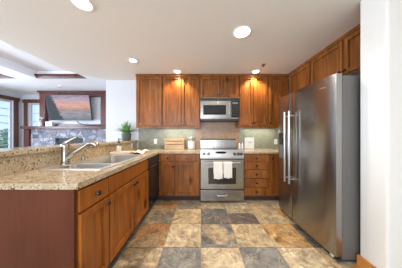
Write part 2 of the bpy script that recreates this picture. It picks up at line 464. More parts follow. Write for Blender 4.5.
for a, idx in (('ca', 0), ('cb', 1), ('sd', 2)):
    at = me.color_attributes.new(a, 'FLOAT_COLOR', 'CORNER')
    for p in me.polygons:
        c = (0.4, 0.4, 0.4)
        if p.index in vals: c = vals[p.index][1] if idx == 2 else vals[p.index][0][idx]
        for li in p.loop_indices: at.data[li].color = (*c, 1)
me.materials.append(MATS['slate']); me.materials.append(MATS['grout'])
fo = bpy.data.objects.new('floor', me); C.objects.link(fo); struct(fo)
struct(B().box(XL, -2.03, YN, YF, -0.005, 0.002).link('floor', 'living_floor_wood'))

def wall_with_openings(M, u0, u1, z1, openings, t):
    """wall of thickness t behind the face plane, rectangular openings (ua,ub,za,zb), sorted along u"""
    b = B(M); u = u0
    for a, c, za, zb in sorted(openings):
        b.box(u, a, -t, 0, 0, z1); b.box(a, c, -t, 0, 0, za); b.box(a, c, -t, 0, zb, z1); u = c
    b.box(u, u1, -t, 0, 0, z1)
    return b
HEAD = 2.45
W1 = (4.15, 5.18, 0.55, HEAD); W3 = (0.5, 3.5, 0.6, HEAD)
struct(wall_with_openings(LEFT(XL), YN, YF+0.15, 3.1, [W1, W3], 0.15).link('wall_left', 'wall_white'))
W2 = (-6.60, -5.75, 0.7, HEAD-0.02)
struct(wall_with_openings(BACK(YF), XL-0.15, KX+0.2, 3.1, [W2], 0.15).link('wall_far', 'wall_white'))
W4 = (-3.2, 0.9, 0.35, 2.3); W5 = (-6.4, -4.4, 0.5, 2.35)  # unseen rear openings, made up to let fill light in
REAR = basis((1, 0, 0), (0, 1, 0), (0, YN, 0))
struct(wall_with_openings(REAR, XL-0.15, XR+0.15, 3.1, [W5, W4], 0.15).link('wall_rear', 'wall_white'))
struct(B().box(KX, XR+0.15, YB, YB+0.14, 0, 3.1).link('wall_back', 'wall_white'))
struct(B().box(KX, KX+0.14, YB+0.14, YF, 0, 3.1).link('wall_living_right', 'wall_white'))
struct(B().box(XR, XR+0.15, YN, YB, 0, 3.1).link('wall_right', 'wall_cream'))
# stub wall beside the refrigerator with rounded corners
def bull(x0, y0, x1, y1, r=0.018, n=5):
    pts = [(x1, y1), (x0, y1)]
    pts += [(x0 + r - r*math.cos(a), y0 + r - r*math.sin(a)) for a in [k*PI/2/n for k in range(n+1)]]
    pts += [(x1, y0)]
    return pts
struct(B().prism(bull(1.47, 1.125, XR, 1.318), 'z', 0, 2.44).link('wall_stub', 'wall_cream', smooth=40))
struct(B().prism(bull(1.452, 1.107, XR, 1.334), 'z', 0, 0.10).link('baseboard_stub', 'baseboard_wood', smooth=40))

# kitchen ceiling with its rounded far-left corner
edge = [(-2.60, YN), (-2.60, 2.45)]
cx, cy = -2.08, 2.55
edge += [(-2.60, 2.58), (-2.575, 2.70), (-2.52, 2.82), (-2.44, 2.92), (-2.33, 3.01), (-2.20, 3.09), (-2.14, 3.14), (-2.10, YB)]
struct(B().prism(edge + [(XR, YB), (XR, YN)], 'z', 2.44, 3.1).link('ceiling', 'ceiling_paint'))
# living room ceiling with sunk coffers between dropped beams
b = B(); b.box(XL, KX+0.14, YN, YF, 2.95, 3.1)
ZD = 2.75; CY0, CY1 = 0.4, 3.89
for bx in ((XL, -6.35, YN, YF), (-5.03, -4.46, CY0, CY1), (-6.35, -2.3, CY1, YF), (-3.10, -2.55, YN, CY1), (-6.35, -3.10, YN, CY0), (-2.6, KX+0.14, 3.3, YF)):
    b.box(*bx, ZD, 2.95)
struct(b.link('ceiling', 'ceiling_white'))
def crown(b, x0, x1, y, z):
    b.prism([(y, z), (y-0.02, z), (y-0.035, z+0.045), (y-0.07, z+0.075), (y-0.07, z+0.10), (y, z+0.10)], 'x', x0, x1)
for i, (x0, x1) in enumerate(((-4.46, -3.10), (-6.35, -5.03))):
    b = B(); crown(b, x0, x1, CY1, ZD-0.005)
    b.prism([(x1, ZD-0.005), (x1-0.02, ZD-0.005), (x1-0.07, ZD+0.07), (x1-0.07, ZD+0.095), (x1, ZD+0.095)], 'y', CY0, CY1-0.07)
    struct(b.link(f'trim_{i+1}', 'cherry_trim'))

# windows
def window(n, M, u0, u1, z0, z1, cols, rows, casing=0.13):
    root = B(M)
    root.box(u0-casing, u0, 0.001, 0.03, z0-0.05, z1, 0.004); root.box(u1, u1+casing, 0.001, 0.03, z0-0.05, z1, 0.004)
    root.box(u0-casing-0.03, u1+casing+0.03, 0.001, 0.04, z1, z1+0.13, 0.004)
    root.box(u0-casing-0.03, u1+casing+0.03, 0.001, 0.07, z0-0.04, z0, 0.006)
    o = root.link(f'window_{n}', 'window_wood'); struct(o)
    s = B(M); f = 0.06
    s.box(u0, u0+f, -0.1, -0.04, z0, z1); s.box(u1-f, u1, -0.1, -0.04, z0, z1)
    s.box(u0+f, u1-f, -0.1, -0.04, z0, z0+f); s.box(u0+f, u1-f, -0.1, -0.04, z1-f, z1)
    for k in range(1, cols):
        u = u0+f+(u1-u0-2*f)*k/cols; s.box(u-0.012, u+0.012, -0.085, -0.055, z0+f, z1-f)
    for k in range(1, rows):
        z = z0+f+(z1-z0-2*f)*k/rows; s.box(u0+f, u1-f, -0.084, -0.056, z-0.012, z+0.012)
    s.link('window_frame', 'sash_paint', o)
    B(M).box(u0+f, u1-f, -0.072, -0.068, z0+f, z1-f).link('pane', 'pane_glass', o)
window(1, LEFT(XL), *W1, 3, 7)
window(2, BACK(YF), *W2, 2, 5)
window(3, LEFT(XL), *W3, 5, 5)  # unseen window added to let the left fill lamp in
window(4, REAR, *W4, 5, 1)  # unseen window added behind the camera for the rear fill lamp
window(5, REAR, *W5, 3, 1)  # another unseen window, added for the living room fill lamp

# outside the windows
o = B().box(-30, 12, -16, 26, -0.6, -0.5).link('trim_6', 'ground_grass'); struct(o); o.name = 'ground'
def blob_tree(x, y, h, r, label):
    t = thing('garden_tree', label, 'tree', (x, y, -0.5), 'trees outside the living room windows')
    B().tube([(x, y, -0.5), (x+0.05, y, h*0.6), (x, y+0.05, h)], [0.12, 0.09, 0.03], 8).link('trunk', 'bark', t, 40)
    b = B()
    for k in range(420):
        d = Vector((random.gauss(0, 1), random.gauss(0, 1), random.gauss(0, 1))).normalized()*r*random.random()**0.4
        c = Vector((x, y, h)) + Vector((d.x, d.y, d.z*1.1)); s = 0.13*random.uniform(0.6, 1.3)
        q = Matrix.Rotation(random.uniform(0, PI), 3, Vector((random.random(), random.random(), random.random()+0.1)))
        vs = [b.bm.verts.new(c + q @ Vector(p)) for p in ((-s, 0, 0), (0, -s*0.45, 0.02), (s, 0, 0), (0, s*0.45, 0.02))]
        b.bm.faces.new(vs)
    b.link('foliage', 'outdoor_leaf', t)
blob_tree(-9.6, 7.4, 0.7, 0.8, 'leafy green tree low outside the living room window')
blob_tree(-11.0, 8.4, 0.7, 0.9, 'leafy green tree low outside the living room window')

# ---------------------------------------------------------------- recessed lights
def can_light(x, y, z, label, mat, power, col, r=0.08, grp='recessed lights in the kitchen ceiling'):
    t = thing('recessed_light', label, 'ceiling light', (x, y, z), grp)
    B().lathe([(r, 0.0), (r+0.016, -0.001), (r+0.018, -0.006), (r+0.004, -0.010), (r-0.006, -0.004), (r-0.006, 0.0)], (x, y, z)).link('trim_ring', 'light_trim', t, 50)
    B().lathe([(0, -0.0035), (r-0.006, -0.0035), (r-0.006, -0.001), (0, -0.001)], (x, y, z)).link('bulb', mat, t, 50)
    if power:
        l = bpy.data.lights.new('can_lamp', 'SPOT'); l.energy = power; l.color = col; l.spot_size = math.radians(116 if mat == 'lamp_warm' else 150); l.spot_blend = 0.35 if mat == 'lamp_warm' else 0.7
        l.shadow_soft_size = 0.05
        lo = bpy.data.objects.new('can_lamp', l); C.objects.link(lo); lo.parent = t; lo.location = (0, 0, -0.03)
    return t
WW = (1.0, 0.86, 0.68); WO = (1.0, 0.76, 0.46)
can_light(0.49, 1.71, 2.44, 'large bright white recessed light in the middle of the kitchen ceiling', 'lamp_white', 42, WW, 0.095)
can_light(-1.11, 1.33, 2.44, 'recessed light at the top left of the photo, cut by its edge', 'lamp_white', 34, WW)
can_light(-1.12, 2.36, 2.44, 'white recessed light left of the upper cabinets', 'lamp_white', 9, WW, 0.06)
can_light(-0.46, 2.77, 2.44, 'warm recessed light shining on the upper cabinets left of the microwave', 'lamp_warm', 55, WO, 0.065)
can_light(1.06, 2.77, 2.44, 'warm recessed light shining on the upper cabinets right of the microwave', 'lamp_warm', 55, WO, 0.065)
can_light(-3.66, 2.86, 2.95, 'unlit recessed light in the white coffered living room ceiling', 'light_trim', 0, WW, 0.07, 'recessed lights in the living room ceiling')
t = thing('sprinkler_head', 'small metal fire sprinkler beside the right warm recessed light', 'sprinkler', (1.09, 2.50, 2.44))
B().lathe([(0.0, 0), (0.035, 0), (0.033, -0.006), (0.012, -0.008), (0.009, -0.03), (0, -0.03)], (1.09, 2.50, 2.44)).link('escutcheon', 'knob_steel', t, 40)
B().lathe([(0, -0.03), (0.018, -0.032), (0.018, -0.036), (0, -0.036)], (1.09, 2.50, 2.44)).link('deflector', 'knob_steel', t, 40)
t = thing('sprinkler_head', 'small white fire sprinkler on the dropped ceiling above the television', 'sprinkler', (-4.41, 4.47, ZD))
B().lathe([(0.0, 0), (0.05, 0), (0.046, -0.012), (0.016, -0.014), (0.012, -0.045), (0, -0.045)], (-4.41, 4.47, ZD)).link('escutcheon', 'light_trim', t, 40)
B().lathe([(0, -0.045), (0.028, -0.047), (0.028, -0.052), (0, -0.052)], (-4.41, 4.47, ZD)).link('deflector', 'grey_ink', t, 40)

# ---------------------------------------------------------------- peninsula
PF = -0.79      # cabinet face plane of the peninsula
def cab_body(b, u0, u1, depth, z0, z1, t=0.018):
    b.box(u0, u1, -depth, 0, z0, z1)
M = LEFT(PF)
Y0, Y1, Y2, Y3 = 0.905, 1.195, 2.09, 2.70
c = thing('base_cabinet', 'narrow end cabinet of the peninsula with drawer, door and reddish brown end panel', 'cabinet', (PF, Y0, 0))
B(M).box(Y0, Y1-0.001, -0.62, 0, 0.10, 0.873).link('carcass', 'alder_light', c)
B(M).box(Y0, Y1-0.001, -0.6, -0.06, 0.0, 0.10).link('toe_kick', 'toekick', c)
B().box(-1.602, PF+0.004, Y0-0.02, Y0-0.001, 0.0, 0.873, 0.002, 1).link('end_panel', 'panel_mahogany', c)['label'] = 'flat reddish brown end panel'
drawer(M, Y0+0.006, Y1-0.006, 0.715, 0.855, c, [((Y0+Y1)/2, 0.785)], 'alder_light')
door(M, Y0+0.006, Y1-0.006, 0.125, 0.70, c, (Y1-0.035, 0.655), 'alder_light', 0.05)
c = thing('base_cabinet', 'sink cabinet of the peninsula with two doors under one long drawer front', 'cabinet', (PF, Y1, 0))
b = B(M)      # hollow box so that the sink hangs free inside
b.box(Y1, Y1+0.018, -0.62, 0, 0.10, 0.873); b.box(Y2-0.018, Y2-0.001, -0.62, 0, 0.10, 0.873)
b.box(Y1+0.018, Y2-0.018, -0.62, 0, 0.10, 0.118); b.box(Y1+0.018, Y2-0.018, -0.62, -0.61, 0.118, 0.873)
b.box(Y1+0.018, Y2-0.018, -0.018, 0, 0.118, 0.15); b.box(Y1+0.018, Y2-0.018, -0.018, 0, 0.69, 0.873)
b.link('carcass', 'alder_light', c)
B(M).box(Y1, Y2-0.001, -0.6, -0.06, 0.0, 0.10).link('toe_kick', 'toekick', c)
B(M).box(Y1+0.006, Y2-0.006, 0.001, 0.02, 0.715, 0.855, 0.003).link('false_drawer_front', 'alder_light', c)
ym = (Y1+Y2)/2
door(M, Y1+0.006, ym-0.003, 0.125, 0.70, c, (ym-0.035, 0.655), 'alder_light')
door(M, ym+0.003, Y2-0.006, 0.125, 0.70, c, (ym+0.035, 0.655), 'alder_light')
# dishwasher
c = thing('dishwasher', 'black dishwasher at the inner corner beside the peninsula sink cabinet', 'dishwasher', (PF, Y2, 0))
B(M).box(Y2+0.004, Y3-0.10, -0.58, 0.0, 0.10, 0.872).link('body', 'black_plastic', c)
B(M).box(Y2+0.006, Y3-0.102, 0.001, 0.022, 0.13, 0.745, 0.004).link('door', 'black_glass', c)
B(M).box(Y2+0.006, Y3-0.102, 0.001, 0.026, 0.75, 0.868, 0.004).link('control_panel', 'black_plastic', c)
B(M).tube([(Y2+0.08, 0.026, 0.73), (Y2+0.08, 0.055, 0.73), (Y3-0.18, 0.055, 0.73), (Y3-0.18, 0.026, 0.73)], 0.009, 8).link('handle', 'black_plastic', c, 40)
B(M).box(Y2+0.006, Y3-0.102, -0.5, -0.05, 0.0, 0.10).link('kick_plate', 'black_plastic', c)

# worktop with sink cut-out
FX = -0.757
def rrect(x0, x1, y0, y1, r, n=5):
    out = []
    for (cx, cy, a0) in ((x1-r, y0+r, -PI/2), (x1-r, y1-r, 0), (x0+r, y1-r, PI/2), (x0+r, y0+r, PI)):
        out += [(cx + r*math.cos(a0+k*PI/2/n), cy + r*math.sin(a0+k*PI/2/n)) for k in range(n+1)]
    return out
ZC0, ZC1 = 0.875, 0.912
outer = [(FX, 0.877), (FX, 2.575), (-0.018, 2.575), (-0.018, YB-0.012), (-1.442, YB-0.012), (-1.442, 0.877)]
hole = rrect(-1.30, -0.86, 1.245, 2.075, 0.05)
wt = B().plate(outer, [hole], ZC0, ZC1).link('worktop', 'granite')
tag(wt, 'speckled beige granite worktop running along the peninsula and into the left corner', 'worktop')
tag(B().box(0.772, XR-0.001, 2.575, YB-0.012, ZC0, ZC1, 0.003).link('worktop', 'granite'), 'beige granite worktop between the stove and the refrigerator', 'worktop')
# raised bar
struct(B().box(-1.60, -1.464, 0.906, YB-0.001, 0, 1.052).link('wall_bar', 'wall_white'))
t = thing('bar_counter', 'raised granite breakfast bar with splash behind the sink', 'worktop', (-1.58, 0.86, 1.055))
B().box(-1.74, -1.415, 0.86, YB-0.001, 1.055, 1.094, 0.004).link('bar_top', 'granite', t)
B().box(-1.462, -1.443, 0.90, YB-0.012, ZC1+0.001, 1.054).link('splash', 'granite', t)

# sink
t = thing('kitchen_sink', 'double bowl stainless steel sink set into the granite peninsula', 'sink', (-1.1, 1.64, ZC1))
near = (-1.285, -0.875, 1.26, 1.43); far = (-1.285, -0.875, 1.475, 2.06)
zt = ZC1+0.007
fl_ = B(); fl_.plate(rrect(-1.425, -0.835, 1.215, 2.11, 0.06), [rrect(*near, 0.05), rrect(*far, 0.05)], ZC1+0.0008, zt)
fl_.link('rim', 'stainless_rim_lit', t)
for q in (near, far):
    def lp(d, z, r): return [(x, y, z) for x, y in rrect(q[0]+d, q[1]-d, q[2]+d, q[3]-d, r)]
    bb = B(); bb.loops([lp(0, zt, 0.05), lp(0.004, zt-0.006, 0.05), lp(0.010, 0.76, 0.05), lp(0.025, 0.735, 0.045), lp(0.05, 0.73, 0.03)])
    bo = bb.link('bowl', 'stainless_bowl_shaded', t, 50)
    B().lathe([(0.0, 0.002), (0.03, 0.002), (0.042, 0.004), (0.045, 0.0)], ((q[0]+q[1])/2, (q[2]+q[3])/2, 0.731)).link('drain', 'chrome', bo, 40)
# faucet
fx, fy = -1.365, 1.44
zt2 = zt + 0.0005
t = thing('kitchen_faucet', 'satin nickel pull-out kitchen faucet with lever handle behind the sink', 'faucet', (fx, fy, zt2))
B().lathe([(0, 0), (0.041, 0), (0.041, 0.008), (0.036, 0.014), (0.033, 0.05), (0.031, 0.15), (0.034, 0.175), (0.034, 0.195), (0.024, 0.208), (0, 0.210)], (fx, fy, zt2)).link('body', 'satin_nickel', t, 40)
B().tube([(fx, fy, zt2+0.197), (fx+0.012, fy+0.003, zt2+0.215), (fx+0.04, fy+0.01, zt2+0.237), (fx+0.10, fy+0.02, zt2+0.270)], [0.024, 0.022, 0.017, 0.011], 12).link('lever_handle', 'satin_nickel', t, 60)
sp = B().tube([(fx+0.005, fy, zt2+0.055), (fx+0.03, fy, zt2+0.075), (fx+0.12, fy+0.02, zt2+0.140), (fx+0.185, fy+0.035, zt2+0.186)], [0.025, 0.024, 0.021, 0.021], 14).link('spout', 'satin_nickel', t, 60)
B().tube([(fx+0.187, fy+0.0355, zt2+0.187), (fx+0.205, fy+0.04, zt2+0.200), (fx+0.245, fy+0.047, zt2+0.206), (fx+0.268, fy+0.05, zt2+0.192), (fx+0.274, fy+0.05, zt2+0.176)], [0.023, 0.029, 0.032, 0.032, 0.028], 14).link('spray_head', 'satin_nickel', sp, 60)
t = thing('air_gap', 'short chrome cylinder cap beside the faucet', 'sink fitting', (-1.375, 1.67, zt2))
B().lathe([(0, 0), (0.023, 0), (0.023, 0.006), (0.019, 0.008), (0.019, 0.045), (0.016, 0.056), (0, 0.058)], (-1.375, 1.67, zt2)).link('cap', 'satin_nickel', t, 40)

# tray with soap and cloth
t = B().plate(rrect(-1.43, -1.13, 2.22, 2.42, 0.02), [], ZC1+0.001, ZC1+0.029).link('wooden_board', 'board_wood', origin=(-1.28, 2.32, ZC1+0.001))
tag(t, 'pale wooden board on the worktop at the far end of the sink', 'board')
bx, by, bz = -1.34, 2.33, ZC1+0.030
t = thing('soap_dispenser', 'clear glass soap bottle with black pump standing on the pale board', 'soap dispenser', (bx, by, bz))
B().lathe([(0, 0), (0.042, 0), (0.045, 0.006), (0.045, 0.095), (0.040, 0.112), (0.018, 0.128), (0.016, 0.14)], (bx, by, bz)).link('bottle', 'bottle_glass', t, 50)
B().lathe([(0, 0.004), (0.040, 0.004), (0.040, 0.09), (0, 0.09)], (bx, by, bz)).link('soap', 'cream_ceramic', t, 50)
p_ = B(); p_.lathe([(0.0, 0.141), (0.021, 0.141), (0.021, 0.162), (0.009, 0.165), (0.008, 0.195), (0.015, 0.196), (0.015, 0.210), (0, 0.212)], (bx, by, bz), n=14)
p_.tube([(bx, by, bz+0.204), (bx+0.03, by, bz+0.204), (bx+0.045, by, bz+0.19)], 0.007, 8); p_.link('pump', 'black_plastic', t, 40)
def cloth_f(x0, x1, y0, y1, z, amp):
    def f(u, v_):
        x = x0+(x1-x0)*u; y = y0+(y1-y0)*v_
        return (x+0.01*math.sin(9*v_), y+0.012*math.sin(7*u), z+amp*(0.5+0.5*math.sin(u*8+2*v_)*math.cos(v_*5+u*3)))
    return f
b = B(); b.grid(cloth_f(-1.115, -0.92, 2.22, 2.52, ZC1+0.008, 0.045), 24, 20)
t = b.link('folded_cloth', 'white_cloth', origin=(-1.03, 2.38, ZC1+0.008), smooth=70)
so = t.modifiers.new('thickness', 'SOLIDIFY'); so.thickness = 0.006; so.offset = -1
tag(t, 'crumpled white kitchen cloth on the worktop beside the pale board', 'cloth')

# potted plant on the bar
px_, py_, pz_ = -1.575, 3.02, 1.0945
t = thing('potted_plant', 'grassy green plant in a dark grey pot at the far end of the bar', 'plant', (px_, py_, pz_))
B().lathe([(0, 0), (0.075, 0), (0.082, 0.01), (0.094, 0.13), (0.098, 0.15), (0.09, 0.15), (0.086, 0.125), (0, 0.125)], (px_, py_, pz_)).link('pot', 'pot_glaze', t, 50)
B().lathe([(0, 0.132), (0.084, 0.130), (0.084, 0.1262), (0, 0.1262)], (px_, py_, pz_)).link('soil', 'soil', t, 50)
b = B()
for k in range(150):
    a = random.uniform(0, 2*PI); lean = random.random()**0.8; L = random.uniform(0.24, 0.36)
    r0 = random.uniform(0, 0.05); base = Vector((px_+r0*math.cos(a), py_+r0*math.sin(a), pz_+0.13))
    out = Vector((math.cos(a), math.sin(a), 0)); side = Vector((-math.sin(a), math.cos(a), 0)); w_ = random.uniform(0.006, 0.010)
    prev = None
    for s_ in range(7):
        q = s_/6
        p = base + out*(L*lean*0.85*q**1.3) + Vector((0, 0, L*(q*(1-0.25*lean) - lean*0.55*q*q)))
        p.y = min(p.y, YB-0.015)
        ww = w_*(1-q)**0.6 + 0.0006
        pr = [b.bm.verts.new(p-side*ww), b.bm.verts.new(p+Vector((0, 0, -ww*0.4))), b.bm.verts.new(p+side*ww)]
        if prev:
            b.bm.faces.new((prev[0], prev[1], pr[1], pr[0])); b.bm.faces.new((prev[1], prev[2], pr[2], pr[1]))
        prev = pr
b.link('foliage', 'leaf', t, 60)

# ---------------------------------------------------------------- back run
BF = 2.60
M = BACK(BF)
c = thing('base_cabinet', 'corner base cabinet left of the stove with two doors and two drawers', 'cabinet', (-0.75, BF, 0))
B(M).box(-0.762, -0.016, -0.58, 0, 0.10, 0.873).link('carcass', 'alder', c)
B(M).box(-0.762, -0.016, -0.56, -0.06, 0, 0.10).link('toe_kick', 'toekick', c)
kz = 0.80
drawer(M, -0.72, -0.475, 0.735, 0.855, c, [(-0.60, 0.795)])
drawer(M, -0.465, -0.035, 0.735, 0.855, c, [(-0.25, 0.795)])
door(M, -0.72, -0.475, 0.115, 0.725, c, (-0.50, 0.645), fw=0.05)
door(M, -0.465, -0.035, 0.115, 0.725, c)
c = thing('base_cabinet', 'five-drawer base cabinet just right of the stove', 'cabinet', (0.775, BF, 0))
B(M).box(0.772, 1.235, -0.58, 0, 0.10, 0.873).link('carcass', 'alder', c)
B(M).box(0.772, 1.235, -0.56, -0.06, 0, 0.10).link('toe_kick', 'toekick', c)
zs = [0.858, 0.722, 0.582, 0.425, 0.262, 0.115]
for a_, b_ in zip(zs, zs[1:]): drawer(M, 0.785, 1.225, b_+0.005, a_-0.003, c, [(1.0, (a_+b_)/2)])
c = thing('base_cabinet', 'narrow one-door base cabinet between the drawers and the refrigerator', 'cabinet', (1.24, BF, 0))
B(M).box(1.236, XR-0.002, -0.58, 0, 0.10, 0.873).link('carcass', 'alder', c)
B(M).box(1.236, XR-0.002, -0.56, -0.06, 0, 0.10).link('toe_kick', 'toekick', c)
door(M, 1.25, 1.50, 0.115, 0.855, c, (1.285, 0.79), fw=0.05)

# backsplash
tag(B().box(-1.40, -0.135, YB-0.011, YB-0.001, ZC1+0.001, 1.40).link('backsplash', 'green_tile'), 'grey green diagonal tile backsplash behind crate and crock, left of the stove', 'backsplash')
tag(B().box(0.865, XR-0.002, YB-0.011, YB-0.001, ZC1+0.001, 1.40).link('backsplash', 'green_tile'), 'grey green diagonal tile backsplash behind the white sign, right of the stove', 'backsplash')
tag(B().box(-0.134, 0.864, YB-0.012, YB-0.001, 0.90, 1.52).link('backsplash', 'copper_tile'), 'copper brown tile panel behind the stove', 'backsplash')

# outlets
def outlet(M, u, z, label):
    t = thing('electrical_outlet', label, 'outlet', M @ Vector((u, 0, z)), 'white electrical outlets')
    B(M).box(u-0.036, u+0.036, 0.0005, 0.006, z-0.058, z+0.058, 0.003).link('cover_plate', 'white_plastic', t)
    for dz in (-0.02, 0.02): B(M).box(u-0.014, u+0.014, 0.006, 0.008, z+dz-0.013, z+dz+0.013, 0.001, 1).link('socket', 'cream_ceramic', t)
outlet(BACK(YB-0.011), -1.02, 1.065, 'white outlet on the green backsplash left of the wooden crate')
outlet(BACK(YB-0.011), 1.675, 1.06, 'white outlet on the green backsplash next to the refrigerator')
outlet(basis((0, 1, 0), (1, 0, 0), (-1.443, 0, 0)), 2.98, 0.985, 'white outlet low on the bar splash near the plant')

# uppers
UF = 2.90; ZU0, ZU1 = 1.385, 2.438
M = BACK(UF)
def upper(u0, u1, z0, label, doors):
    c = thing('wall_cabinet', label, 'cabinet', ((u0+u1)/2, YB, z0), 'wall cabinets')
    B(M).box(u0, u1, -(YB-UF)+0.002 if z0 > 1.5 else -(YB-UF)+0.013, 0, z0, ZU1-0.001).link('carcass', 'alder', c)
    B(M).box(u0, u1, 0.0, 0.030, ZU1-0.045, ZU1-0.001, 0.003).link('crown_molding', 'alder', c)
    if z0 < 1.5: B(M).box(u0, u1, -0.02, 0.022, z0-0.035, z0-0.0005, 0.003).link('light_rail', 'alder', c)
    for a, b_, k in doors:
        door(M, a, b_, z0+0.012, ZU1-0.048, c, (k, z0+0.065) if k is not None else None)
    return c
upper(-1.316, -0.778, ZU0, 'single-door wall cabinet at the left end of the upper row', [(-1.302, -0.790, -0.82)])
upper(-0.776, -0.020, ZU0, 'double-door wall cabinet just left of the microwave', [(-0.762, -0.402, -0.43), (-0.394, -0.036, -0.366)])
c = thing('wall_cabinet', 'short wall cabinet above the microwave', 'cabinet', (0.37, YB, 1.965), 'wall cabinets')
B(M).box(-0.018, 0.768, -(YB-UF)+0.002, 0, 1.965, ZU1-0.001).link('carcass', 'alder', c)
B(M).box(-0.018, 0.768, 0.0, 0.030, ZU1-0.045, ZU1-0.001, 0.003).link('crown_molding', 'alder', c)
door(M, -0.008, 0.371, 1.975, ZU1-0.048, c, (0.345, 2.02)); door(M, 0.377, 0.758, 1.975, ZU1-0.048, c, (0.403, 2.02))
upper(0.770, 1.350, ZU0, 'double-door wall cabinet just right of the microwave', [(0.782, 1.056, 1.03), (1.062, 1.338, 1.088)])
upper(1.352, 1.765, ZU0, 'wall cabinet in the right corner above the narrow base cabinet', [(1.362, 1.640, 1.388)])
# over the refrigerator
M = RIGHT(1.775)
def side_upper(u0, u1, z0, label, doors):
    c = thing('wall_cabinet', label, 'cabinet', (XR, (u0+u1)/2, z0), 'wall cabinets')
    B(M).box(u0, u1, -(XR-1.775)+0.002, 0, z0, ZU1-0.001).link('carcass', 'alder', c)
    B(M).box(u0, u1, 0.0, 0.030, ZU1-0.045, ZU1-0.001, 0.003).link('crown_molding', 'alder', c)
    for a, b_, k in doors: door(M, a, b_, z0+0.010, ZU1-0.048, c, (k, z0+0.05))
side_upper(1.322, 2.296, 1.945, 'double-door wall cabinet above the near half of the refrigerator', [(1.335, 1.760, 1.735), (1.770, 2.286, 1.795)])
side_upper(2.298, 2.868, 1.945, 'wall cabinet on the right wall between refrigerator and corner', [(2.310, 2.84, 2.34)])

# under-cabinet lights
def strip(x0, x1, label, e):
    t = thing('under_cabinet_light', label, 'light', ((x0+x1)/2, 3.06, ZU0-0.001), 'under-cabinet lights')
    B().box(x0, x1, 3.03, 3.09, ZU0-0.018, ZU0-0.001, 0.002).link('housing', 'light_trim', t)
    B().box(x0+0.01, x1-0.01, 3.035, 3.085, ZU0-0.0205, ZU0-0.0185).link('diffuser', 'strip_glow', t)
    l = area('strip_lamp', (0, 0, -0.024), (0, 0, 0), x1-x0, 0.05, e, (1.0, 0.97, 0.80)); l.parent = t
strip(-0.85, -0.15, 'slim light under the wall cabinets left of the microwave', 2.2)
strip(0.95, 1.60, 'slim light under the wall cabinets right of the microwave', 2.2)

# ---------------------------------------------------------------- microwave
MF = 2.86
M = BACK(MF)
t = thing('microwave_oven', 'stainless over-the-range microwave with black control panel', 'microwave', (0.375, YB, 1.50))
B(M).box(-0.012, 0.762, -(YB-MF)+0.014, 0, 1.53, 1.962, 0.004).link('body', 'stainless', t)
B(M).box(0.0, 0.75, -0.32, -0.01, 1.50, 1.528).link('bottom_vent', 'black_plastic', t)
B(M).box(-0.008, 0.758, 0.001, 0.008, 1.895, 1.948, 0.002).link('top_grille', 'black_plastic', t)
d = B(M); d.box(-0.012, 0.595, 0.001, 0.022, 1.545, 1.89, 0.004)
d = d.link('door', 'stainless', t)
B(M).box(0.045, 0.495, 0.0225, 0.026, 1.612, 1.805, 0.002).link('window', 'black_glass', d)
B(M).tube([(0.555, 0.024, 1.60), (0.555, 0.05, 1.61), (0.555, 0.055, 1.72), (0.555, 0.05, 1.83), (0.555, 0.024, 1.84)], 0.012, 10).link('handle', 'stainless_bright', d, 50)
B(M).lathe([(0, 0.001), (0.018, 0.001), (0.018, 0)], (0.33, 0.0225, 1.855), (0, 1, 0), 16).link('badge', 'white_plastic', d)
cp = B(M).box(0.605, 0.755, 0.001, 0.02, 1.56, 1.885, 0.003).link('control_panel', 'black_glass', t)
B(M).box(0.625, 0.735, 0.0203, 0.0215, 1.825, 1.86).link('display', 'display_glow', cp)
for r_ in range(5):
    for q in range(3):
        B(M).box(0.628+q*0.038, 0.654+q*0.038, 0.0203, 0.0215, 1.60+r_*0.042, 1.626+r_*0.042).link('button', 'dark_gasket', cp)

# ---------------------------------------------------------------- stove
SF = 2.56
M = BACK(SF)
S0, S1 = -0.012, 0.762
t = thing('kitchen_range', 'stainless steel range with white towels on the oven handle', 'stove', ((S0+S1)/2, SF, 0))
B(M).box(S0, S1, -0.62, -0.005, 0.035, 0.90).link('body', 'dark_gasket', t)
for u in (S0+0.05, S1-0.05):
    for dd in (-0.08, -0.55): B(M).lathe([(0, 0), (0.018, 0), (0.018, 0.034), (0, 0.034)], (u, dd, 0), (0, 0, 1), 12).link('foot', 'black_plastic', t)
B(M).box(S0, S1, -0.635, 0.0, 0.901, 0.925, 0.004).link('cooktop', 'black_glass', t)
# slanted control panel
cp = B(M).prism([(-0.004, 0.79), (0.022, 0.79), (0.022, 0.82), (-0.012+0.01, 0.944), (-0.05, 0.944), (-0.05, 0.926), (-0.004, 0.90)], 'x', S0, S1).link('control_panel', 'stainless_bright', t)
nrm = Vector((0, 0.124, 0.024)).normalized()
def on_panel(u, q): # q 0..1 up the slanting face
    return Vector((u, 0.022-0.024*q, 0.82+0.124*q))
for u in (0.055, 0.135, 0.60, 0.665, 0.72):
    kb = B(M).lathe([(0.030, 0.0), (0.029, 0.006), (0.024, 0.022), (0.021, 0.027), (0, 0.028)], on_panel(u, 0.42)+nrm*0.001, nrm, 18).link('dial', 'knob_steel', t, 40)
b = B(M); c0 = on_panel(0.355, 0.62)
b.tube([c0+Vector((-0.095, 0.0015, 0)), c0+Vector((0.095, 0.0015, 0))], 0.001, 4)
b = B(M); b.loops([[tuple(on_panel(x, 0.45+z)+nrm*0.0015) for x, z in [(p[0], p[1]) for p in rrect(0.26, 0.45, 0.0, 0.34, 0.10)]]])
b.link('display', 'black_glass', t)
dr = B(M).box(S0+0.003, S1-0.003, 0.0, 0.035, 0.250, 0.775, 0.006).link('oven_door', 'stainless', t)
B(M).box(0.13, 0.62, 0.0355, 0.039, 0.345, 0.63, 0.002).link('window', 'oven_glass', dr)
h = B(M); h.tube([(0.07, 0.085, 0.725), (0.68, 0.085, 0.725)], 0.014, 14)
h.tube([(0.09, 0.035, 0.725), (0.09, 0.085, 0.725)], 0.011, 10); h.tube([(0.66, 0.035, 0.725), (0.66, 0.085, 0.725)], 0.011, 10)
